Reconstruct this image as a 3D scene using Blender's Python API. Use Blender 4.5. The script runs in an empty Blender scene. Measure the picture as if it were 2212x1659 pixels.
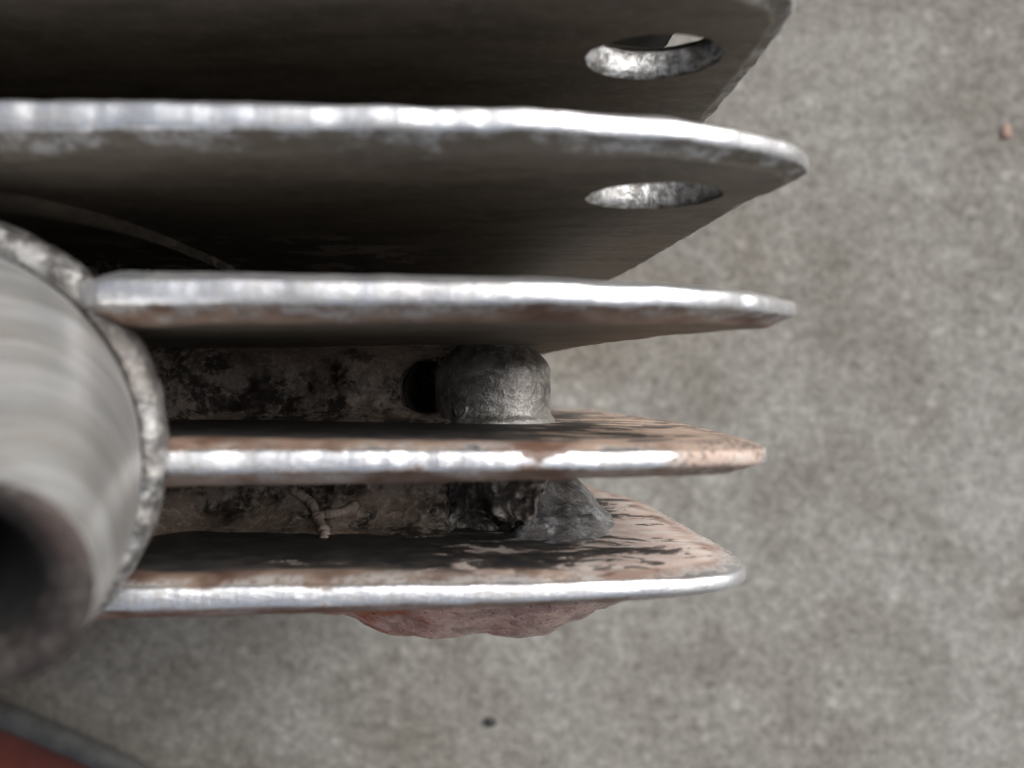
import bpy, bmesh, math, random
from mathutils import Vector, noise as mn
from mathutils.geometry import delaunay_2d_cdt

random.seed(4)
sc = bpy.context.scene
C = sc.collection
MM = 0.001
H = 262.0                 # camera height above the concrete, mm

def P(X, Y, d):           # millimetres: X right, Y up the picture, d below the lens
    return Vector((X * MM, Y * MM, (H - d) * MM))

# ------------------------------------------------------------------ camera, sky, sun, exposure
cam = bpy.data.cameras.new('camera')
cam_o = bpy.data.objects.new('camera', cam); C.objects.link(cam_o)
cam_o.location = (0, 0, H * MM)
cam_o.rotation_euler = (0, 0, 0)
cam.sensor_width = 36.0
cam.lens = 36.0 * 2100 / 2212
cam.clip_start = 0.002; cam.clip_end = 50
cam.dof.use_dof = True
cam.dof.focus_distance = 0.094
cam.dof.aperture_fstop = cam.lens / 1.06
cam.dof.aperture_blades = 0
sc.camera = cam_o

SUN_EL, SUN_AZ = math.radians(40), math.radians(48)      # azimuth measured from +Y towards +X
w = bpy.data.worlds.new('World'); sc.world = w; w.use_nodes = True
wn = w.node_tree; wn.nodes.clear()
sky = wn.nodes.new('ShaderNodeTexSky'); sky.sky_type = 'NISHITA'; sky.sun_disc = False
sky.sun_elevation = SUN_EL; sky.sun_rotation = SUN_AZ
sky.air_density = 1.0; sky.dust_density = 4.0; sky.ozone_density = 1.0
hs = wn.nodes.new('ShaderNodeHueSaturation'); hs.inputs['Saturation'].default_value = 0.45
bg = wn.nodes.new('ShaderNodeBackground'); bg.inputs['Strength'].default_value = 0.05
wo = wn.nodes.new('ShaderNodeOutputWorld')
wn.links.new(sky.outputs[0], hs.inputs['Color']); wn.links.new(hs.outputs[0], bg.inputs['Color'])
wn.links.new(bg.outputs[0], wo.inputs['Surface'])

sun = bpy.data.lights.new('sun', 'SUN'); sun.energy = 2.1; sun.angle = math.radians(52)
sun.color = (1.0, 0.985, 0.962)
sun_o = bpy.data.objects.new('sun', sun); C.objects.link(sun_o)
sd = Vector((math.sin(SUN_AZ) * math.cos(SUN_EL), math.cos(SUN_AZ) * math.cos(SUN_EL), math.sin(SUN_EL)))
sun_o.rotation_euler = sd.to_track_quat('Z', 'Y').to_euler()
sun_o.location = sd * 2

sc.view_settings.view_transform = 'Standard'; sc.view_settings.look = 'None'
sc.view_settings.gamma = 1.0; sc.view_settings.use_curve_mapping = False
sc.view_settings.exposure = 1.07
sc.render.engine = 'CYCLES'
sc.cycles.use_denoising = True
sc.cycles.max_bounces = 8

# ------------------------------------------------------------------ node helpers
class NT:
    def __init__(s, name):
        s.m = bpy.data.materials.new(name); s.m.use_nodes = True
        s.t = s.m.node_tree; s.t.nodes.clear()
        s.out = s.t.nodes.new('ShaderNodeOutputMaterial')
        s.b = s.t.nodes.new('ShaderNodeBsdfPrincipled')
        s.t.links.new(s.b.outputs[0], s.out.inputs[0])
        tc = s.t.nodes.new('ShaderNodeTexCoord')
        s.pos = s.vm('SCALE', tc.outputs['Object'], scale=1000.0)     # object space in millimetres
        sep = s.t.nodes.new('ShaderNodeSeparateXYZ'); s.t.links.new(s.pos, sep.inputs[0])
        s.x, s.y, s.z = sep.outputs
    def put(s, sock, v):
        if hasattr(v, 'is_output'): s.t.links.new(v, sock)
        elif isinstance(v, (tuple, list)) and len(v) == 3 and sock.type == 'RGBA': sock.default_value = (*v, 1)
        else: sock.default_value = v
    def vm(s, op, a, b=None, scale=None):
        n = s.t.nodes.new('ShaderNodeVectorMath'); n.operation = op
        s.put(n.inputs[0], a)
        if b is not None: s.put(n.inputs[1], b)
        if scale is not None: n.inputs['Scale'].default_value = scale
        return n.outputs[0]
    def m2(s, op, a, b=0.0, c=None, clamp=False):
        n = s.t.nodes.new('ShaderNodeMath'); n.operation = op; n.use_clamp = clamp
        s.put(n.inputs[0], a); s.put(n.inputs[1], b)
        if c is not None: s.put(n.inputs[2], c)
        return n.outputs[0]
    def noise(s, scale=(1, 1, 1), detail=5, rough=0.55, off=(0, 0, 0), dist=0.0):
        v = s.vm('MULTIPLY', s.pos, scale); v = s.vm('ADD', v, off)
        n = s.t.nodes.new('ShaderNodeTexNoise'); s.put(n.inputs['Vector'], v)
        n.inputs['Scale'].default_value = 1; n.inputs['Detail'].default_value = detail
        n.inputs['Roughness'].default_value = rough; n.inputs['Distortion'].default_value = dist
        return n.outputs[0]
    def vor(s, scale=(1, 1, 1), off=(0, 0, 0), feat='F1', col=False):
        v = s.vm('MULTIPLY', s.pos, scale); v = s.vm('ADD', v, off)
        n = s.t.nodes.new('ShaderNodeTexVoronoi'); n.feature = feat; s.put(n.inputs['Vector'], v)
        n.inputs['Scale'].default_value = 1
        return n.outputs['Color' if col else 'Distance']
    def step(s, v, lo, hi, a=0.0, b=1.0):
        n = s.t.nodes.new('ShaderNodeMapRange'); n.interpolation_type = 'SMOOTHSTEP'
        s.put(n.inputs[0], v); n.inputs[1].default_value = lo; n.inputs[2].default_value = hi
        n.inputs[3].default_value = a; n.inputs[4].default_value = b
        return n.outputs[0]
    def mix(s, f, a, b, mode='MIX'):
        n = s.t.nodes.new('ShaderNodeMix'); n.data_type = 'RGBA'; n.blend_type = mode
        s.put(n.inputs[0], f); s.put(n.inputs[6], a); s.put(n.inputs[7], b)
        return n.outputs[2]
    def mixf(s, f, a, b):
        n = s.t.nodes.new('ShaderNodeMix'); n.data_type = 'FLOAT'
        s.put(n.inputs[0], f); s.put(n.inputs[2], a); s.put(n.inputs[3], b)
        return n.outputs[0]
    def attr(s, name):
        n = s.t.nodes.new('ShaderNodeAttribute'); n.attribute_name = name
        return n.outputs['Fac']
    def bump(s, h, dist, strength=1.0, chain=None):
        n = s.t.nodes.new('ShaderNodeBump'); n.inputs['Strength'].default_value = strength
        n.inputs['Distance'].default_value = dist * MM; s.put(n.inputs['Height'], h)
        if chain is not None: s.put(n.inputs['Normal'], chain)
        return n.outputs[0]
    def set(s, color=None, rough=None, metal=None, normal=None, spec=None):
        for k, v in (('Base Color', color), ('Roughness', rough), ('Metallic', metal), ('Normal', normal), ('Specular IOR Level', spec)):
            if v is not None: s.put(s.b.inputs[k], v)
        return s.m

def mat_concrete():
    s = NT('concrete')
    big = s.noise((.011, .011, .011), 5, .65)
    blot = s.noise((.05, .05, .05), 5, .65, (2, 5, 0))
    mid = s.noise((.33, .33, .33), 6, .72, (3, 8, 0), .1)
    fine = s.noise((.8, .8, .8), 5, .65, (9, 1, 0))
    jit = s.vm('SCALE', s.pos, scale=1.0)
    agg = s.vor((.21, .21, .21), (1, 4, 0))
    aggc = s.vor((.21, .21, .21), (1, 4, 0), col=True)
    col = s.mix(s.step(mid, .27, .73), (.176, .172, .163), (.335, .330, .318))
    col = s.mix(s.step(fine, .38, .66), s.mix(1.0, col, (.80, .785, .75), 'MULTIPLY'), col)
    pale = s.m2('MULTIPLY', s.step(s.m2('ADD', agg, s.m2('MULTIPLY', fine, .35)), .56, .34), s.step(aggc, .62, .80))
    col = s.mix(s.m2('MULTIPLY', pale, .42), col, (.44, .43, .41))
    dark = s.m2('MULTIPLY', s.step(s.m2('ADD', agg, s.m2('MULTIPLY', fine, .35)), .56, .36), s.step(aggc, .34, .20))
    col = s.mix(s.m2('MULTIPLY', dark, .5), col, (.12, .112, .097))
    col = s.mix(1.0, col, s.mix(s.step(blot, .3, .7), (.80, .785, .76), (1.10, 1.10, 1.10)), 'MULTIPLY')
    col = s.mix(1.0, col, s.mix(s.step(big, .35, .65), (.80, .77, .73), (1.06, 1.06, 1.06)), 'MULTIPLY')
    h = s.m2('ADD', s.m2('MULTIPLY', mid, .6), s.m2('ADD', s.m2('MULTIPLY', fine, .5), s.m2('MULTIPLY', agg, -.4)))
    return s.set(col, .88, 0.0, s.bump(h, .7, .8), .3)

def mat_fin(name, yc, side_pat=0.0, pink=0.0, copper_edge=0.0, seed=0.0, gaps=0.5, dullk=.6, uplit_bare=0.0, tip=0.0, tan=0.0, poff=0.0, patch=0.0):
    """dark heat-stained fin, bare metal where the edge is worn, copper coloured residue"""
    s = NT(name)
    o = (seed * 13.1, seed * 5.7, seed * 3.3)
    wear = s.attr('wear')
    n1 = s.noise((.40, .8, .45), 6, .6, o)
    n2 = s.noise((.10, .5, .3), 5, .6, (o[0] + 5, o[1], o[2]))
    n3 = s.noise((2.2, 2.2, 2.2), 4, .6, o)
    n4 = s.noise((.16, .35, .16), 4, .55, (o[0] + 21, o[1], o[2] + 6))
    up = s.step(s.m2('SUBTRACT', s.y, yc), -.3, .3)                     # the side that looks up the picture
    # paint / grime
    col = s.mix(s.step(n2, .35, .65), (.112, .094, .072), (.175, .147, .114))
    col = s.mix(s.m2('MULTIPLY', s.step(s.noise((.9, .9, .9), 6, .7, o), .48, .62), .55), col, (.21, .185, .152))
    rough = s.mixf(n1, .45, .70)
    metal = 0.15
    if patch:
        pm = s.m2('MULTIPLY', s.step(s.m2('ADD', s.noise((.16, .5, .12), 6, .66, (3, 1, 7)), s.m2('MULTIPLY', n3, .15)), .58, .64), s.step(s.z, H - 84, H - 92))
        pm = s.m2('MULTIPLY', pm, s.step(s.x, -6, -14))
        col = s.mix(s.m2('MULTIPLY', pm, patch), col, (.46, .38, .33))
    # residue on the free end: smears drawn out along the fin
    sm = s.noise((.085, .3, .13), 7, .66, (o[0] + 2, o[1] + 9, o[2] + 4), 1.1)
    sm2 = s.noise((.22, .4, .30), 7, .70, (o[0] + 8, o[1] + 3, o[2] + 1), 1.0)
    ramp = s.m2('MULTIPLY_ADD', s.step(s.x, -16, 20), .74, -.46 + poff)
    tv = s.m2('ADD', s.m2('MULTIPLY_ADD', s.m2('SUBTRACT', sm, .5), 2.3, ramp), s.m2('MULTIPLY', s.m2('SUBTRACT', sm2, .5), 1.5))
    pat = s.m2('MULTIPLY', s.m2('MULTIPLY', s.step(tv, -.02, .05), up), side_pat)
    mid = s.m2('MULTIPLY', s.m2('MULTIPLY', s.step(tv, -.17, -.06), up), side_pat)
    col = s.mix(s.m2('MULTIPLY', up, side_pat), col, s.mix(s.step(n1, .4, .6), (.040, .040, .042), (.085, .078, .072)))
    col = s.mix(s.m2('MULTIPLY', mid, .75), col, (.19, .155, .138))
    if pink > .5: pk = s.mix(s.step(n1, .35, .65), (.74, .58, .52), (.83, .75, .70))
    else: pk = s.mix(s.step(n1, .35, .65), (.46, .33, .26), (.60, .47, .38))
    col = s.mix(pat, col, pk)
    rough = s.mixf(pat, rough, .6)
    # copper brown residue beside the edge
    ce = s.m2('MULTIPLY', s.step(s.m2('ADD', wear, s.m2('MULTIPLY', s.m2('SUBTRACT', n2, .5), .9)), .10, .34), s.m2('MULTIPLY', s.step(wear, .02, .22), copper_edge))
    cc = s.mix(s.step(n4, .38, .62), (.17, .09, .062), (.47, .345, .27))
    cc = s.mix(s.m2('MULTIPLY', s.step(n1, .45, .65), .5), cc, (.30, .22, .185))
    col = s.mix(ce, col, cc)
    # bare metal
    tick = s.noise((.17, .0, .0), 6, .72, (o[0] + 31, 0, 0))            # nicks right across the edge
    thr = s.m2('ADD', wear, s.m2('ADD', s.m2('MULTIPLY', s.m2('SUBTRACT', n1, .5), 1.0), s.m2('MULTIPLY', s.m2('SUBTRACT', tick, .5), gaps)))
    thr = s.m2('ADD', thr, s.m2('MULTIPLY', s.m2('SUBTRACT', n4, .5), gaps * 1.2))
    if uplit_bare: thr = s.m2('ADD', thr, s.m2('MULTIPLY', s.m2('MULTIPLY', up, uplit_bare), s.step(wear, .12, .35)))  # upper flank goes bare and bright, standing in for light on it
    if tip: thr = s.m2('ADD', thr, s.m2('MULTIPLY', s.m2('MULTIPLY', s.m2('MULTIPLY', s.step(s.x, 6, 14), s.step(s.z, H - 88, H - 76)), tip), s.step(s.m2('ADD', wear, s.m2('MULTIPLY', s.m2('SUBTRACT', n3, .5), .9)), .12, .45)))
    if tan:
        tm = s.m2('MULTIPLY', s.step(s.m2('ADD', s.x, s.m2('MULTIPLY', s.m2('SUBTRACT', n1, .5), 9)), 9, 13), s.step(s.x, 18.3, 17.2))
        thr = s.m2('SUBTRACT', thr, s.m2('MULTIPLY', tm, tan))
        col = s.mix(s.m2('MULTIPLY', tm, s.step(wear, .02, .3)), col, s.mix(s.step(s.m2('ADD', n4, s.m2('MULTIPLY', s.m2('SUBTRACT', n3, .5), .9)), .46, .54), (.19, .15, .13), (.47, .36, .30)))
    bare = s.step(thr, .72, .86)
    dull = s.m2('MULTIPLY', s.step(thr, .40, .66), dullk)
    col = s.mix(dull, col, s.mix(s.step(s.m2('ADD', n1, s.m2('MULTIPLY', s.m2('SUBTRACT', n3, .5), 1.2)), .42, .58), (.25, .24, .225), (.56, .555, .55)))
    spk = s.noise((1.3, 1.6, 1.3), 5, .7, (o[0], o[1] + 17, 0))
    dirt = s.step(s.m2('ADD', spk, s.m2('MULTIPLY', s.m2('SUBTRACT', n4, .5), .9)), .48, .66)
    met = s.mix(s.m2('MULTIPLY', dirt, .55), (.88, .89, .92), (.38, .355, .33))
    col = s.mix(bare, col, met)
    rough = s.mixf(bare, rough, s.mixf(dirt, .30, .50))
    metal = s.mixf(bare, metal, .9)
    nb = s.bump(s.noise((.7, 2.2, 1.1), 6, .7, o), .16, .6)
    nb = s.bump(s.noise((.5, 6, 6), 3, .6, o), .05, .5, nb)
    nb = s.bump(s.m2('MULTIPLY', tick, s.step(wear, .4, .7)), .5, .4, nb)
    return s.set(col, rough, metal, nb, .4)

def mat_cast(name, dark, light, rust_or_glint, metal=.3, rough=(.38, .62), sc1=.35, bumpd=.25):
    s = NT(name)
    a = s.noise((sc1,) * 3, 6, .62)
    b = s.noise((1.7,) * 3, 5, .65, (4, 2, 7))
    c = s.noise((.14, .2, .14), 4, .55, (9, 3, 1))
    col = s.mix(s.step(s.m2('ADD', a, s.m2('MULTIPLY', s.m2('SUBTRACT', b, .5), .5)), .42, .60), dark, light)
    col = s.mix(s.m2('MULTIPLY', s.step(c, .48, .62), .75), col, rust_or_glint)
    col = s.mix(s.m2('MULTIPLY', s.step(b, .50, .68), .45), col, s.mix(1.0, col, (2.0, 1.95, 1.85), 'MULTIPLY'))
    nb = s.bump(b, bumpd, .9)
    nb = s.bump(s.noise((4.5,) * 3, 3, .6), .08, .7, nb)
    return s.set(col, s.mixf(b, rough[0], rough[1]), metal, nb, .45)

def mat_turned(axis, centre):
    """lathe-turned aluminium: rings about the spigot's own axis"""
    s = NT('turned_metal')
    v = s.vm('SUBTRACT', s.pos, tuple(centre))
    d = s.t.nodes.new('ShaderNodeVectorMath'); d.operation = 'DOT_PRODUCT'
    s.put(d.inputs[0], v); d.inputs[1].default_value = tuple(axis)
    t = d.outputs['Value']
    def ring(k, off):
        n = s.t.nodes.new('ShaderNodeTexNoise'); n.noise_dimensions = '4D'
        s.put(n.inputs['Vector'], s.vm('SCALE', s.pos, scale=.05)); s.put(n.inputs['W'], s.m2('MULTIPLY_ADD', t, k, off))
        n.inputs['Scale'].default_value = 1; n.inputs['Detail'].default_value = 4; n.inputs['Roughness'].default_value = .6
        return n.outputs[0]
    r1 = ring(.55, 0); r2 = ring(2.2, 9)
    n = s.noise((.28,) * 3, 5, .6)
    col = s.mix(s.step(r1, .35, .65), (.40, .395, .385), (.62, .625, .63))
    col = s.mix(s.m2('MULTIPLY', s.step(r2, .48, .66), .4), col, (.36, .34, .31))
    col = s.mix(s.m2('MULTIPLY', s.step(n, .46, .66), .35), col, (.40, .34, .29))
    nb = s.bump(r2, .25, .5)
    return s.set(col, s.mixf(n, .40, .56), .8, nb)

def mat_simple(name, a, b, scale, rough, metal=0, bumpd=.1, spec=.4):
    s = NT(name)
    n = s.noise((scale,) * 3, 5, .6)
    return s.set(s.mix(s.step(n, .35, .65), a, b), rough, metal, s.bump(n, bumpd, .6), spec)

def mat_copper():
    s = NT('copper_residue')
    a = s.noise((.22, .22, .35), 6, .62, (2, 2, 5), .8)
    b = s.noise((1.2,) * 3, 5, .65, (1, 5, 2))
    pit = s.vor((1.1,) * 3, (3, 3, 3))
    col = s.mix(s.step(a, .40, .56), (.40, .27, .235), (.74, .51, .44))
    col = s.mix(s.step(s.m2('ADD', s.noise((.16, .3, .3), 4, .6, (7, 1, 9)), s.step(s.x, 4, -16, 0, .25)), .66, .78), col, (.42, .16, .085))
    col = s.mix(s.m2('MULTIPLY', s.step(b, .48, .62), .5), col, (.46, .36, .31))
    col = s.mix(s.step(s.m2('ADD', pit, s.m2('MULTIPLY', b, .3)), .30, .22), col, (.02, .017, .015))
    nb = s.bump(s.m2('ADD', b, s.m2('MULTIPLY', s.step(pit, .05, .25), .5)), .35, .9)
    return s.set(col, s.mixf(b, .15, .36), .25, nb, .7)

# ------------------------------------------------------------------ object helpers
def link(name, mesh, mat, parent=None, smooth=True):
    if mat is not None and not mesh.materials: mesh.materials.append(mat)
    o = bpy.data.objects.new(name, mesh); C.objects.link(o)
    if parent is not None: o.parent = parent
    if smooth:
        for p in mesh.polygons: p.use_smooth = True
    return o

def from_bm(name, bm, mat, parent=None, smooth=True):
    bmesh.ops.recalc_face_normals(bm, faces=bm.faces)
    me = bpy.data.meshes.new(name); bm.to_mesh(me); bm.free()
    return link(name, me, mat, parent, smooth)

def grid_mesh(name, nu, nv, f, mat, parent=None, closed_u=False, smooth=True):
    vs = [f(i, j) for j in range(nv) for i in range(nu)]
    fs = []
    for j in range(nv - 1):
        for i in range(nu if closed_u else nu - 1):
            k = (i + 1) % nu
            fs.append((j * nu + i, j * nu + k, (j + 1) * nu + k, (j + 1) * nu + i))
    me = bpy.data.meshes.new(name); me.from_pydata(vs, [], fs); me.update()
    bm = bmesh.new(); bm.from_mesh(me); bmesh.ops.recalc_face_normals(bm, faces=bm.faces); bm.to_mesh(me); bm.free()
    return link(name, me, mat, parent, smooth)

def thing(name, label, cat, loc=(0, 0, 0)):
    o = bpy.data.objects.new(name, None); C.objects.link(o); o.location = loc
    o.empty_display_size = .01
    o['label'] = label; o['category'] = cat
    return o

def ss(x, a, b):
    t = max(0., min(1., (x - a) / (b - a))); return t * t * (3 - 2 * t)

def nz(x, y, z, f=1.0, oct_=3):
    return mn.fractal(Vector((x * f, y * f, z * f)), 1.0, 2.0, oct_)

def lerp_tab(tab, x):
    if x <= tab[0][0]: return tab[0][1]
    for (a, va), (b, vb) in zip(tab, tab[1:]):
        if x <= b: 
            t = (x - a) / (b - a); t = t * t * (3 - 2 * t) * .5 + t * .5
            return va + (vb - va) * t
    return tab[-1][1]

def smooth_path(pts, stepmm):
    """Catmull-Rom through the points, resampled at an even step"""
    out = []
    n = len(pts)
    for i in range(n - 1):
        p0 = pts[max(i - 1, 0)]; p1 = pts[i]; p2 = pts[i + 1]; p3 = pts[min(i + 2, n - 1)]
        L = math.hypot(p2[0] - p1[0], p2[1] - p1[1]); k = max(2, int(L / stepmm))
        for q in range(k):
            t = q / k
            out.append(tuple(.5 * ((2 * p1[a]) + (-p0[a] + p2[a]) * t + (2 * p0[a] - 5 * p1[a] + 4 * p2[a] - p3[a]) * t * t + (-p0[a] + 3 * p1[a] - 3 * p2[a] + p3[a]) * t ** 3) for a in (0, 1)))
    out.append(pts[-1])
    return out

# ------------------------------------------------------------------ the setting: concrete
bm = bmesh.new()
bmesh.ops.create_grid(bm, x_segments=8, y_segments=8, size=1.5)
floor = from_bm('floor', bm, mat_concrete(), smooth=False)
floor['kind'] = 'structure'

# ------------------------------------------------------------------ the finned engine casting
engine = thing('finned_engine_casting', 'worn metal engine casting with long cooling fins and broken lug, standing on concrete', 'engine part', (0, 0, 0))

XL = -150.0
def ss_(d):
    t = max(0., min(1., (d - 70) / 18)); return t
FINS = {
 0: dict(yc=35.0, near=[(XL, 52), (-60, 52), (0, 53), (8, 55)], right=[(14, 58), (18, 62), (19.6, 67), (18.6, 74), (17, 88), (14, 120), (11, 150)]),
 1: dict(yc=25.0, near=[(XL, 52.6), (-60, 52.6), (0, 53.6), (8, 55.5)], right=[(14, 58.5), (17.2, 61), (18.6, 64), (18.9, 69), (18.8, 75), (18.6, 85), (16.9, 118), (13, 150)]),
 2: dict(yc=14.9, near=[(XL, 54), (-60, 54.4), (-20, 54.8), (0, 55.4), (5.5, 56.6)], right=[(11, 58.0), (16.2, 61.2), (19.2, 64.0), (20.5, 67.2), (20.2, 70.2), (19.3, 73.2), (18.5, 82.5), (17.3, 98), (15.4, 121), (12, 150)]),
 3: dict(yc=5.2, near=[(XL, 66), (-60, 65.5), (-32, 65), (-28.5, 62.2), (-25.6, 58.6), (-21, 57.1), (0, 57.4), (6, 59)], right=[(11.6, 61), (17, 65), (19.6, 68), (20.2, 70), (19.2, 74), (17.3, 82), (13, 98), (9.6, 116), (4, 150)]),
 4: dict(yc=-5.2, near=[(XL, 59), (-60, 60), (-20, 62), (0, 63.3), (8, 64.4)], right=[(14, 65.5), (17.4, 67.8), (18.6, 71), (19.3, 76), (20.1, 85), (20.5, 98), (20.2, 112), (18.2, 131), (15, 150)]),
 5: dict(yc=-15.0, near=[(XL, 63), (-60, 64), (-20, 67), (0, 68.6), (9.9, 70.5)], right=[(13.8, 71.6), (16.6, 73.4), (18.5, 76.6), (19.0, 84), (18.2, 96), (17.2, 109), (16.2, 119), (12.2, 134), (9, 150)]),
}
HOLE = (10.35, 70.9, 5.05)
HT = 1.75
for k_, f_ in ((3, .94), (4, .95), (5, .985)):
    F_ = FINS[k_]
    F_['right'] = [(x, d) if d < 73 else (x * (1 + (f_ - 1) * ss_(d)), d * (1 + (f_ - 1) * ss_(d))) for x, d in F_['right'][:-1]] + [(F_['right'][-1][0] * f_, 150)]
fin_mats = {
 0: mat_cast('shade_dark_fin', (.012, .011, .010), (.028, .025, .022), (.02, .017, .014), 0, (.7, .85)),  # near-black tone stands in for deep shade behind the drilled hole
 1: mat_fin('fin_metal_1', 25.0, seed=1.5),
 2: mat_fin('fin_metal_2', 14.9, seed=2.7, gaps=.7, dullk=.7, uplit_bare=.5, patch=.85),
 3: mat_fin('fin_metal_3', 5.2, copper_edge=.85, seed=3.9, gaps=.5, dullk=.8, uplit_bare=.5),
 4: mat_fin('fin_metal_4', -5.2, side_pat=1.0, pink=0.2, copper_edge=.9, seed=5.2, gaps=1.1, dullk=.35, tan=.6, poff=-.10),
 5: mat_fin('fin_metal_5', -15.0, side_pat=1.0, pink=1.0, copper_edge=.7, seed=6.1, gaps=.7, dullk=.5, tip=.30),
}
hole_mat = mat_simple('drilled_bare_metal', (.26, .25, .235), (.66, .665, .675), 1.1, .42, .7, .5)

def tf(x):                # fins thin out towards their free end
    return .64 + .0075 * (20 - x)

def build_fin(idx, hole):
    F = FINS[idx]; yc = F['yc']
    path = smooth_path(F['near'] + F['right'], .5)
    far = [(path[-1][0] - .5 * k, 150.0) for k in range(1, 12)]
    path += far + [(XL, 150.0)]
    n = len(path)
    # jitter of the worn edge
    pts = []
    for i, (x, d) in enumerate(path):
        j = nz(x, d, idx * 7.3, .5, 3) * .16 + nz(x, d, idx * 3.1, 1.9, 2) * .05
        j += .35 * max(0, nz(x, d, idx * 11.7, .33, 2) - .28)
        pts.append((x, d + j) if d < 64 else (x - j, d))
    # inward normals
    nor = []
    for i in range(n):
        a = path[max(i - 5, 0)]; b = path[min(i + 5, n - 1)]
        tx, td = b[0] - a[0], b[1] - a[1]; L = math.hypot(tx, td) or 1
        nor.append((-td / L, tx / L))
    nor[0] = (0, 1); nor[-1] = (0, -1)
    # pull the inset in where the outline turns tightly
    lim = []
    for i in range(n):
        a = path[max(i - 5, 0)]; b = path[i]; c = path[min(i + 5, n - 1)]
        A2 = (b[0] - a[0]) * (c[1] - a[1]) - (b[1] - a[1]) * (c[0] - a[0])
        L3 = math.dist(a, b) * math.dist(b, c) * math.dist(a, c)
        R_ = L3 / (2 * A2) if A2 > 1e-6 else 1e9
        lim.append(min(1.0, .7 * R_ / 5.2))
    if hole: lim = [min(l_, .28) if path[i][0] > 6 and path[i][1] > 57 else l_ for i, l_ in enumerate(lim)]
    lim = [min(lim[max(0, i - 10):i + 11]) for i in range(n)]
    lim = [sum(lim[max(0, i - 10):i + 11]) / len(lim[max(0, i - 10):i + 11]) for i in range(n)]
    prof = []                                         # (inset, y, wear)
    R = 1.05
    K = 12
    flank = ((5.2, 1.75, 0.0), (3.8, 1.76, .10), (2.8, 1.74, .22), (2.0, 1.68, .34), (1.45, 1.54, .46), (1.0, 1.34, .54), (.62, 1.12, .60))
    lower = ((5.2, 1.75, 0.0), (4.0, 1.76, .10), (3.2, 1.74, .22), (2.5, 1.64, .32), (1.9, 1.42, .42), (1.3, 1.14, .50), (.8, .88, .57), (.5, .72, .61))
    for ins, hy, we in lower: prof.append((ins, -hy, we * .95))
    for k in range(K + 1):
        th = -math.pi / 2 + math.pi * k / K
        sy = math.copysign(abs(math.sin(th)) ** .9, math.sin(th)); cy = abs(math.cos(th)) ** .8
        prof.append((.36 * (1 - cy), .22 + .84 * sy, .66 + .34 * abs(math.cos(th)) ** .45 - (.10 if th < -1.0 else 0)))
    for ins, hy, we in reversed(flank): prof.append((ins, hy, we))
    m = len(prof)
    bm = bmesh.new()
    wl = bm.verts.layers.float.new('wear')
    rows = []
    for q, (ins, yy, we) in enumerate(prof):
        row = []
        for i in range(n):
            ie = min(ins, 1.2) + max(0, ins - 1.2) * lim[i] if lim[i] > .25 else ins * max(lim[i], .2) * 1.6
            x = pts[i][0] + nor[i][0] * ie; d = pts[i][1] + nor[i][1] * ie
            wob = nz(x, d, idx, .25, 2) * .10 * (1 if 0 < q < len(prof) - 1 else 0)
            v = bm.verts.new(P(x, yc + yy * tf(x) + wob, d)); v[wl] = we
            row.append(v)
        rows.append(row)
    for q in range(m - 1):
        for i in range(n - 1):
            bm.faces.new((rows[q][i], rows[q][i + 1], rows[q + 1][i + 1], rows[q + 1][i]))
    edge_faces = len(bm.faces)
    rings = []
    if hole:
        hx, hd, hr = HOLE
        NHR = 64
        for sidey in (-HT, HT):
            ring = []
            for k in range(NHR):
                a = 2 * math.pi * k / NHR
                r = hr + nz(math.cos(a) * 2, math.sin(a) * 2, idx + sidey, 1.3, 3) * .30 + nz(math.cos(a) * 9, math.sin(a) * 9, idx + sidey, 1.1, 2) * .16
                x_ = hx + r * math.cos(a)
                v = bm.verts.new(P(x_, yc + sidey * tf(x_), hd + r * math.sin(a))); v[wl] = 0.0
                ring.append(v)
            rings.append(ring)
    for cap, row in ((0, rows[0]), (1, rows[-1])):
        vv = list(row) + (rings[cap] if hole else [])
        n0 = len(row)
        ed = [(i, (i + 1) % n0) for i in range(n0)]
        if hole: ed += [(n0 + i, n0 + (i + 1) % NHR) for i in range(NHR)]
        co = [Vector((v.co.x * 1000, v.co.z * 1000)) for v in vv]
        nco, _, tris, orig, _, _ = delaunay_2d_cdt(co, ed, [], 2, 1e-6)
        sg = -1 if cap == 0 else 1
        for k in range(len(nco)):
            if not orig[k]:
                x_ = nco[k][0]
                nv = bm.verts.new(Vector((x_ * MM, (yc + sg * HT * tf(x_)) * MM, nco[k][1] * MM))); nv[wl] = 0.0
                orig[k] = [len(vv)]; vv.append(nv)
        for t in tris:
            q = [vv[orig[k][0]] for k in t]
            if hole:
                mx = sum(v.co.x for v in q) / 3 / MM; md = H - sum(v.co.z for v in q) / 3 / MM
                if math.hypot(mx - HOLE[0], md - HOLE[1]) < HOLE[2] * .97: continue
            try: bm.faces.new(q)
            except ValueError: pass
    bm.faces.new([rows[q][0] for q in range(m)] + [rows[q][-1] for q in range(m - 1, -1, -1)])   # left end
    bm.faces.ensure_lookup_table()
    bm.normal_update()
    hole_start = len(bm.faces)
    bmesh.ops.recalc_face_normals(bm, faces=bm.faces)
    me = bpy.data.meshes.new('cooling_fin'); bm.to_mesh(me); bm.free()
    o = link('cooling_fin', me, fin_mats[idx], engine)
    for p in me.polygons:
        if p.index >= edge_faces: p.use_smooth = False
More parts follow.
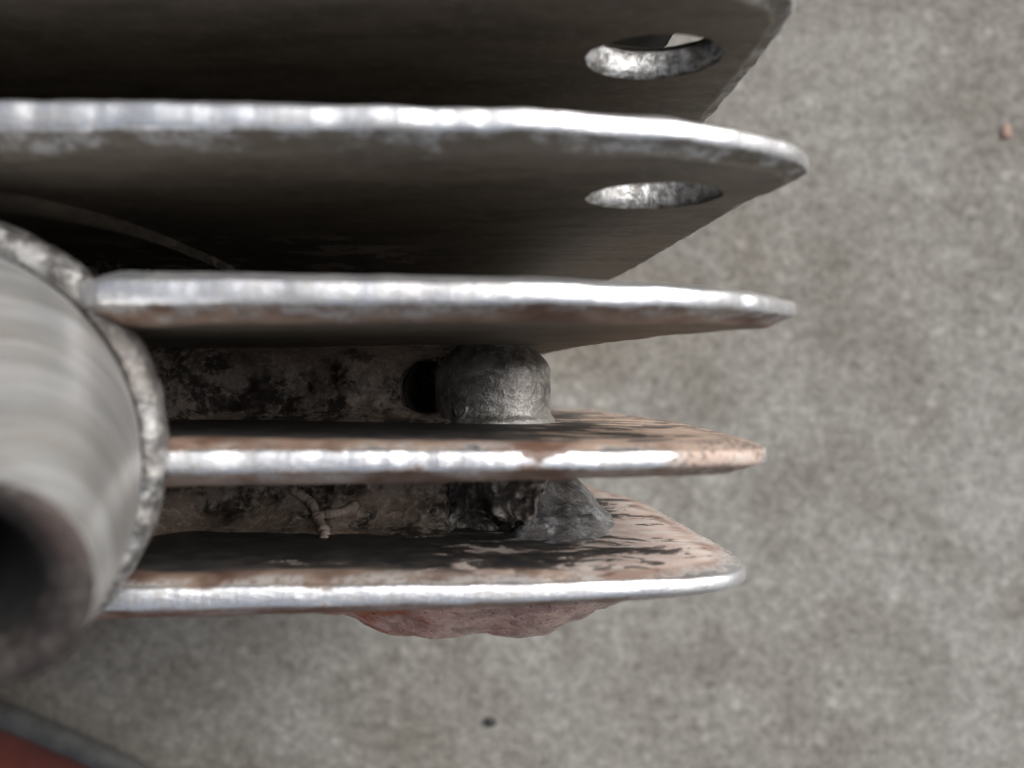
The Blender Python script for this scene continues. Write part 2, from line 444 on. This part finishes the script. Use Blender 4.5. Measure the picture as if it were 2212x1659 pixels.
    if hole:
        hx, hd, hr = HOLE
        NU, NV = 96, 7
        def f(i, j):
            a = 2 * math.pi * i / NU; t = j / (NV - 1)
            r = hr + nz(math.cos(a) * 3, math.sin(a) * 3, t * 2 + idx, 1.4, 3) * .12
            if j in (0, NV - 1): r += .45
            x_ = hx + r * math.cos(a)
            return P(x_, yc + (.995 * HT * (2 * t - 1)) * tf(x_), hd + r * math.sin(a))
        hl = grid_mesh('drilled_hole', NU, NV, f, hole_mat, o, closed_u=True)
    return o

fin_labels = {2: 'dark fin with a drilled hole and bright worn edge', 3: 'fin with copper brown stain under its bright edge',
              4: 'fin with tan flaking residue at its tip', 5: 'fin with pink and black smeared residue on its upper face'}
fins = {}
for k in (0, 1, 2, 3, 4, 5):
    fins[k] = build_fin(k, k in (1, 2))
    if k in fin_labels: fins[k]['label'] = fin_labels[k]

# curved casting rib on the underside of the drilled fin nearest the spigot
bm = bmesh.new()
rib_pts = []
for x_, y_ in ((-120, 428), (0, 434), (100, 444), (200, 464), (300, 491), (370, 516), (430, 541), (500, 575)):
    d_ = 60.0
    for _ in range(8):
        X_ = (x_ - 1106) * d_ / 2100; d_ = (14.9 - HT * tf(X_)) * 2100 / (829.5 - y_)
    rib_pts.append((X_, d_))
prev = None
for X_, d_ in smooth_path(rib_pts, .6):
    yb = 14.9 - HT * tf(X_)
    ring = [bm.verts.new(P(X_, yb + .12 - 1.1 * max(0, math.sin(math.pi * k / 8)) ** 2, d_ - 4.0 * math.cos(math.pi * k / 8))) for k in range(9)]
    if prev:
        for k in range(8): bm.faces.new((prev[k], prev[k + 1], ring[k + 1], ring[k]))
    prev = ring
from_bm('casting_rib', bm, fin_mats[2], fins[2])

# torn burr left standing at the back of the upper drilled hole
bm = bmesh.new()
prev = None
for i in range(15):
    t = i / 14
    a = math.radians(-62 + 52 * t)
    hgt = math.sin(math.pi * t) ** .7 * (1.5 + nz(t * 9, 0, 0, 1, 2) * .7)
    o_ = [(4.95, 0), (4.95 - .25, .4), (4.95 - hgt, .75)]
    ring = [bm.verts.new(P(HOLE[0] + r * math.cos(a), 25.0 + 1.0 + y, HOLE[1] + r * math.sin(a))) for r, y in o_]
    ring += [bm.verts.new(P(HOLE[0] + r * math.cos(a), 25.0 + 1.3 + y, HOLE[1] + r * math.sin(a))) for r, y in reversed(o_)]
    if prev:
        for k in range(6): bm.faces.new((prev[k], prev[(k + 1) % 6], ring[(k + 1) % 6], ring[k]))
    prev = ring
from_bm('burr', bm, hole_mat, fins[1])

# ---- body wall between the fins
wall_mat = mat_cast('cast_wall', (.065, .054, .044), (.42, .355, .30), (.44, .34, .27), .2, (.35, .55), .30, .4)
gaps_ = [(26.75, 33.25), (16.65, 23.25), (6.95, 13.15), (-3.7, 3.7), (-13.5, -6.7)]
def wall_depth(X, Y):
    base = 130.0
    if Y < 5.2: base = 98.0
    if Y < -5.2: base = 91.0
    d = base
    for lo, hi in gaps_:
        if lo - .01 <= Y <= hi + .01:
            e = min(Y - lo, hi - Y)
            if e < 3.2: d -= 5.5 * (1 - math.sqrt(max(0, 1 - (1 - e / 3.2) ** 2)))
            break
    else:
        d -= 5.5
    d -= 26 * ss(-X, 27, 47)
    d += nz(X, Y, 0, .16, 3) * 1.5 + nz(X, Y, 5, .7, 3) * .14
    # shallow flaked scabs
    # drilled pocket beside the stud boss, with a lump left in it
    r = math.hypot(X + 8.6, Y + .3)
    if -4.2 < Y < 4.2:
        d += 20.0 * (1 - ss(r, 2.45, 2.68))
        rb = math.hypot((X + 8.2) / 1.5, (Y - 1.35) / 1.1)
        if rb < 1: d -= 13 * math.sqrt(1 - rb * rb)
    return d
XS = [XL + (0.0 - XL) * (i / 150) for i in range(0)]
xs = []
x = XL
while x < 1.0:
    xs.append(x); x += .9 if x < -45 else .22
ys = []
y = -15.0
while y < 38.0:
    ys.append(y); y += .22 if y < 15 else .6
def fwall(i, j):
    X, Y = xs[i], ys[j]
    d = wall_depth(X, Y)
    d += 22 * ss(X, -6.2, -3.6)                     # rounds off to the right, behind the boss
    return P(X, Y, d)
grid_mesh('body_wall', len(xs), len(ys), fwall, wall_mat, engine)

# unseen core of the casting down to the floor, extended to add shade
bm = bmesh.new()
def block(bm, x0, x1, y0, y1, d0, d1):
    vs = [bm.verts.new(P(x, y, d)) for d in (d0, d1) for y in (y0, y1) for x in (x0, x1)]
    for f in ((0, 1, 3, 2), (4, 6, 7, 5), (0, 4, 5, 1), (2, 3, 7, 6), (0, 2, 6, 4), (1, 5, 7, 3)): bm.faces.new([vs[k] for k in f])
block(bm, XL, -6.0, -14.6, 110, 126, H)
core = from_bm('body_core', bm, wall_mat, engine, smooth=False)

# unseen rounded mass added farther left to shade the floor
def fbar(i, j):
    a = 2 * math.pi * i / 80
    prof = [(0.1, -72), (70, -72), (74, -68), (74, 108), (70, 112), (.1, 112)][j]
    r_ = prof[0] * (1 + .01 * nz(math.cos(a) * 3, math.sin(a) * 3, prof[1] * .02, 1, 2))
    return P(-186 + r_ * math.cos(a), prof[1], 186 + r_ * math.sin(a))
grid_mesh('shade_mass', 80, 6, fbar, wall_mat, engine, closed_u=True, smooth=False)

# ---- stud boss between the third and fourth fins in view
boss_mat = mat_cast('boss_metal', (.20, .195, .185), (.42, .405, .385), (.50, .48, .455), .6, (.24, .40), .6, .18)  # third tone: pale patches painted in as the boss highlight
bx, bd, br = -1.95, 98.6, 5.85
def fboss(i, j):
    a = 2 * math.pi * i / 96; t = j / 44
    Y = -4.6 + 9.4 * t
    r = br - 2.0 * ss(Y, .9, 4.2) ** 1.5 + .5 * ss(-Y, 2.9, 3.7)
    r += nz(math.cos(a) * 6, Y, math.sin(a) * 6, .35, 3) * .16 + nz(math.cos(a) * 6, Y, math.sin(a) * 6, 1.6, 2) * .05
    # the bright patch is a highlight put into the boss colour
    return P(bx + r * math.cos(a), Y, bd - r * math.sin(a))
boss = grid_mesh('stud_boss', 96, 45, fboss, boss_mat, engine, closed_u=True)
def fnub(i, j):
    a = 2 * math.pi * i / 24; t = j / 6
    r = [.80, .69, .59, .52, .42, .25, .01][j]; h = [-.3, .22, .36, .22, .26, .32, .34][j]
    cx, cy = -4.85, -2.55
    ca = math.acos((cx - bx) / br); nx, nd = math.cos(ca), -math.sin(ca)
    r *= 1 + .1 * math.sin(3 * a)
    px = cx + r * math.cos(a) * -nd; pd = bd - br * math.sin(ca) + r * math.cos(a) * -nx * -1
    return P(px + nx * h, cy + r * math.sin(a), pd + nd * h)
grid_mesh('casting_pip', 24, 7, fnub, boss_mat, boss, closed_u=True)

# ---- broken lug between the two lowest fins: fractured, facetted metal
frac_mat = mat_cast('fractured_metal', (.19, .18, .168), (.46, .44, .415), (.30, .255, .22), .45, (.30, .5), .6, .20)
LX0, LX1, LY0, LY1 = -10.0, 5.0, -14.2, -5.6
NLX, NLY = 150, 90
def seg(px, py, ax, ay, bx_, by):
    t = max(0, min(1, ((px - ax) * (bx_ - ax) + (py - ay) * (by - ay)) / ((bx_ - ax) ** 2 + (by - ay) ** 2)))
    return math.hypot(px - ax - t * (bx_ - ax), py - ay - t * (by - ay)), t
def flug(i, j):
    X = LX0 + (LX1 - LX0) * i / (NLX - 1); Y = LY0 + (LY1 - LY0) * j / (NLY - 1)
    wx = X + nz(X, Y, 3, .45, 3) * .9; wy = Y + nz(X, Y, 8, .45, 3) * .9
    h = 1.2 + .35 * (wx + 7.5) * ss(wx, -7.5, -2) - .25 * (wy + 10)
    h += 3.0 * ss(wx, -3.2, -1.6) * ss(wy, -12.6, -11.4)                        # rough central chunk
    d1, t1 = seg(wx, wy, -1.2, -13.0, 2.6, -10.3)
    h += 1.5 * max(0, 1 - d1 / 1.0) ** .9                                      # torn ridge
    d2, t2 = seg(wx, wy, -2.9, -9.0, -1.6, -12.4)
    h -= 1.8 * max(0, 1 - d2 / .55)                                            # crack
    h -= 1.5 * ss(wy, -11.6, -12.6) * ss(wx, -7, -2)
    h += nz(X, Y, 2, .45, 3) * .9 + (mn.cell(Vector((wx * .55 + 3, wy * .8, 1.5))) - .5) * .8
    env = ss(wx, -8.8, -7.9) * (1 - ss(wx, 1.9 + .45 * (wy + 11), 2.9 + .45 * (wy + 11)))
    d = 95.5 - (3.0 + h) * env
    d += 6 * (1 - ss(X, -9.9, -9.0)) + 14 * ss(X, 3.0, 5.0)
    return P(X, Y, d)
grid_mesh('broken_lug', NLX, NLY, flug, frac_mat, engine)

# smooth glossy weld run at the lug's foot, flowing onto the lowest fin
weld_mat = mat_cast('weld_metal', (.32, .33, .35), (.72, .75, .80), (.50, .48, .47), .7, (.14, .28), .35, .30)
NW = 70
def fweld(i, j):
    u = i / (NW - 1); v = j / (NW - 1)
    X = -5.0 + 18.0 * u; d = 76 + 46 * v
    cx = 4.0 + .03 * (d - 90)
    e = max(0, 1 - ((X - cx) / (6.4 + .6 * nz(d, 0, 1, .2, 2))) ** 2 - ((d - 100) / (18 + 1.6 * nz(X, 0, 1, .3, 2))) ** 2)
    face = -15 + HT * tf(X)
    if e <= 0: return P(X, face - .4, d)
    m_ = min(1, e * 2.5)
    h = 4.8 * e ** 1.7 * ss(d, 80, 113) + 1.0 * e ** 1.6 + m_ * m_ * (nz(X, d, 4, .28, 3) * .9 + nz(X, d, 9, .9, 3) * .14)
    h += .9 * m_ * max(0, 1 - abs(d - 89 - .5 * (X - 4)) / 4.5) ** 2            # a fold of metal along the front
    return P(X, face - .06 + h, d)
grid_mesh('weld_run', NW, NW, fweld, weld_mat, engine)

# pale bumpy run of residue on the wall between the two lowest fins
bm = bmesh.new()
def px(x, y, d): return ((x - 1106) * d / 2100, (829.5 - y) * d / 2100)
for path in ([(622, 1066), (655, 1086), (672, 1104), (684, 1124), (700, 1136), (716, 1150)], [(684, 1118), (705, 1113), (735, 1109), (762, 1096)]):
    fine = smooth_path([px(x, y, 88.5) for x, y in path], .28)
    for X, Y in fine:
        rr = .46 + .16 * nz(X * 3, Y * 3, 1, 1, 2)
        X += nz(X, Y, 2, 1.5, 2) * .15
        w_ = P(X, Y, wall_depth(X, Y) - .25)
        g = bmesh.ops.create_icosphere(bm, subdivisions=2, radius=max(.15, rr) * MM)
        for v in g['verts']: v.co = Vector((v.co.x, v.co.y, v.co.z * .7)) + w_
from_bm('residue_streak', bm, mat_simple('pale_residue', (.40, .31, .26), (.62, .51, .44), 1.2, .6, .1, .2), engine)

# ---- copper coloured lump under the lowest fin
lump_tab = [(-31, 0), (-24, 3.4), (-17, 6.2), (-11, 7.7), (-7.4, 8.3), (-2.5, 8.1), (.2, 8.0), (3.3, 7.9), (5.9, 6.8), (9, 5.6), (13, 2.8), (17, 0)]
NL = 220
def flump(i, j):
    X = -31 + 42.5 * i / (NL - 1); d = 75 + 47 * j / 139
    g = ss(d, 76, 95) * (1 - ss(d, 99, 120))
    hx = lerp_tab(lump_tab, X)
    h = hx * g
    q = min(1, h / 2)
    h += q * (nz(X, d, 2, .2, 2) * .35 + nz(X, d, 6, .8, 3) * .10)
    h += q * .22 * math.sin(X * .55 + d * .35 + nz(X, d, 0, .2, 2) * 2)
    r = math.hypot(X + 9.8, (d - 86.5) * .8)
    return P(X, -15.6 - h * 1.10, d)
grid_mesh('copper_lump', NL, 140, flump, mat_copper(), engine)

# ---- turned conical spigot at the left
A = P(-36.9, -4.0, 60.5) / MM; B = P(-22.9, -8.7, 42.5) / MM
axis = (B - A).normalized()
spig_mat = mat_turned(axis, A)
bore_mat = mat_simple('bore_black', (.006, .006, .006), (.016, .015, .014), .3, .7)  # near-black all the way down the bore
rimf_mat = mat_cast('rim_face', (.030, .024, .022), (.065, .055, .05), (.05, .035, .03), .3, (.5, .65), .12, .1)
def ring_frames(cen, nrm):
    u = Vector((0, 0, 1)).cross(nrm)
    u.normalize(); v = nrm.cross(u); return u, v
nA = Vector((.06, -.06, 1)).normalized(); nB = Vector((.10, -.10, 1)).normalized()
def cone_rings(prof):
    """prof: (t along A->B, radius, extra offset along the normal)"""
    out = []
    for t, r, off, *_ in prof:
        c = A.lerp(B, t); nrm = nA.lerp(nB, max(0, min(1, t))).normalized()
        u, v = ring_frames(c, nrm)
        out.append((c + nrm * off, u, v, r))
    return out
def lathe(name, prof, mat, parent, nick=0.0, NU=128):
    rg = cone_rings(prof)
    def f(i, j):
        c, u, v, r = rg[j]; a = 2 * math.pi * i / NU
        rr = r
        p = c + (u * math.cos(a) + v * math.sin(a)) * r
        if len(prof[j]) > 3: p = p + Vector((prof[j][3], 0, 0))
        if nick and prof[j][1] > 12.2:
            k = nz(math.cos(a) * 14, math.sin(a) * 14, 0, .35, 3)
            p = p + (u * math.cos(a) + v * math.sin(a)) * (k * nick)
        return p * MM
    return grid_mesh(name, NU, len(prof), f, mat, parent, closed_u=True)
rB, rb = 4.7, 3.05
spig = lathe('spigot', [(.04, 12.2, -.6), (.085, 13.0, .25), (.12, 12.8, .4)]
     + [(.12 + .86 * k / 18, 12.8 + (rB - 12.8) * ((k / 18) ** 1.12), .4 * (1 - k / 18)) for k in range(1, 19)] + [(1.0, rB - .15, .12)], spig_mat, engine)
# rough cast collar round its foot, chipped along the rim
crg = cone_rings([(-.10, 13.7, -6), (-.02, 14.8, -2.2), (0.0, 15.05, -.6), (.01, 14.95, .1), (.02, 14.6, .45), (.035, 14.0, .5), (.05, 13.45, .35), (.06, 13.05, -.1), (.06, 12.6, -.8)])
def fcol(i, j):
    c, u, v, rr = crg[j]; a = 2 * math.pi * i / 220
    o_ = u * math.cos(a) + v * math.sin(a)
    k = nz(math.cos(a) * 14, math.sin(a) * 14, j * .15, .45, 3)
    k2 = max(0, nz(math.cos(a) * 14, math.sin(a) * 14, 3, .8, 2) - .12)
    p = c + o_ * (rr + .16 * k * (j < 6)) + nB * ((.2 * k + .5 * k2) * (2 < j < 7))
    return p * MM
collar_mat = mat_cast('collar_metal', (.11, .105, .10), (.36, .355, .35), (.22, .20, .185), .6, (.28, .45), .7, .3)
grid_mesh('collar', 220, len(crg), fcol, collar_mat, spig, closed_u=True)
lathe('rim', [(1.0, rB - .13, .12), (1.0, rB - .4, .3), (1.0, 3.95, .32, -.4), (1.0, 3.8, .28, -.5), (1.0, 3.3, -.3, -.85), (1.0, 2.95, -.9, -1.0)], rimf_mat, spig)
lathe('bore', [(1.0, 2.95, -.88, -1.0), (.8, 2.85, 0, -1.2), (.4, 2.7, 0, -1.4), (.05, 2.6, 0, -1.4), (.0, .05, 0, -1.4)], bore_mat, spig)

# ------------------------------------------------------------------ red tray on the floor, bottom left
tray = thing('red_tray', 'dark red tray with a dark grey rim on the floor below the casting', 'tray', (-.2423, -.3828, 0))
red_mat = mat_simple('red_plastic', (.105, .019, .010), (.14, .027, .014), .05, .5, 0, .05)
grey_mat = mat_simple('grey_rubber', (.055, .055, .055), (.085, .085, .083), .2, .55, 0, .05)
def lathe_at(name, prof, mat, parent, NU=160, close=False):
    def f(i, j):
        a = 2 * math.pi * i / NU; r, z = prof[j % len(prof)]
        return Vector((r * math.cos(a), r * math.sin(a), z)) * MM
    return grid_mesh(name, NU, len(prof) + (1 if close else 0), f, mat, parent, closed_u=True)
lathe_at('tray_base', [(.1, 11), (260, 11), (305, 11.5), (314, 13), (317.5, 16)], red_mat, tray)
lathe_at('tray_wall', [(.1, .6), (290, .6), (308, 1.5), (315, 7), (318, 15)], grey_mat, tray)
lathe_at('rim', [(320 + 3.3 * math.cos(2 * math.pi * k / 16), 16.5 + 2.8 * math.sin(2 * math.pi * k / 16)) for k in range(16)], grey_mat, tray, close=True)

# ------------------------------------------------------------------ pebble
bm = bmesh.new(); bmesh.ops.create_icosphere(bm, subdivisions=3, radius=1)
for v in bm.verts:
    k = 1 + .3 * nz(*v.co, 1.1, 3); v.co = Vector((v.co.x * 1.7 * k, v.co.y * 1.25 * k, v.co.z * .8 * k)) * MM
peb = from_bm('pebble', bm, mat_simple('dark_stone', (.02, .02, .022), (.05, .048, .045), 1.5, .6))
peb.location = P(-5.7, -90.8, H - .55)
peb['label'] = 'tiny dark pebble lying alone on the concrete below the fins'; peb['category'] = 'pebble'

bm = bmesh.new(); bmesh.ops.create_icosphere(bm, subdivisions=3, radius=1)
for v in bm.verts:
    k = 1 + .3 * nz(*v.co, 1.4, 3); v.co = Vector((v.co.x * 1.4 * k, v.co.y * 1.9 * k, v.co.z * .5 * k)) * MM
fl = from_bm('rust_fleck', bm, mat_simple('orange_rust', (.25, .175, .135), (.30, .20, .155), 1.5, .75))
fl.location = P(133.2, 67.8, H - .3)
fl['label'] = 'small orange rust fleck on the bare concrete right of the fins'; fl['category'] = 'fleck'
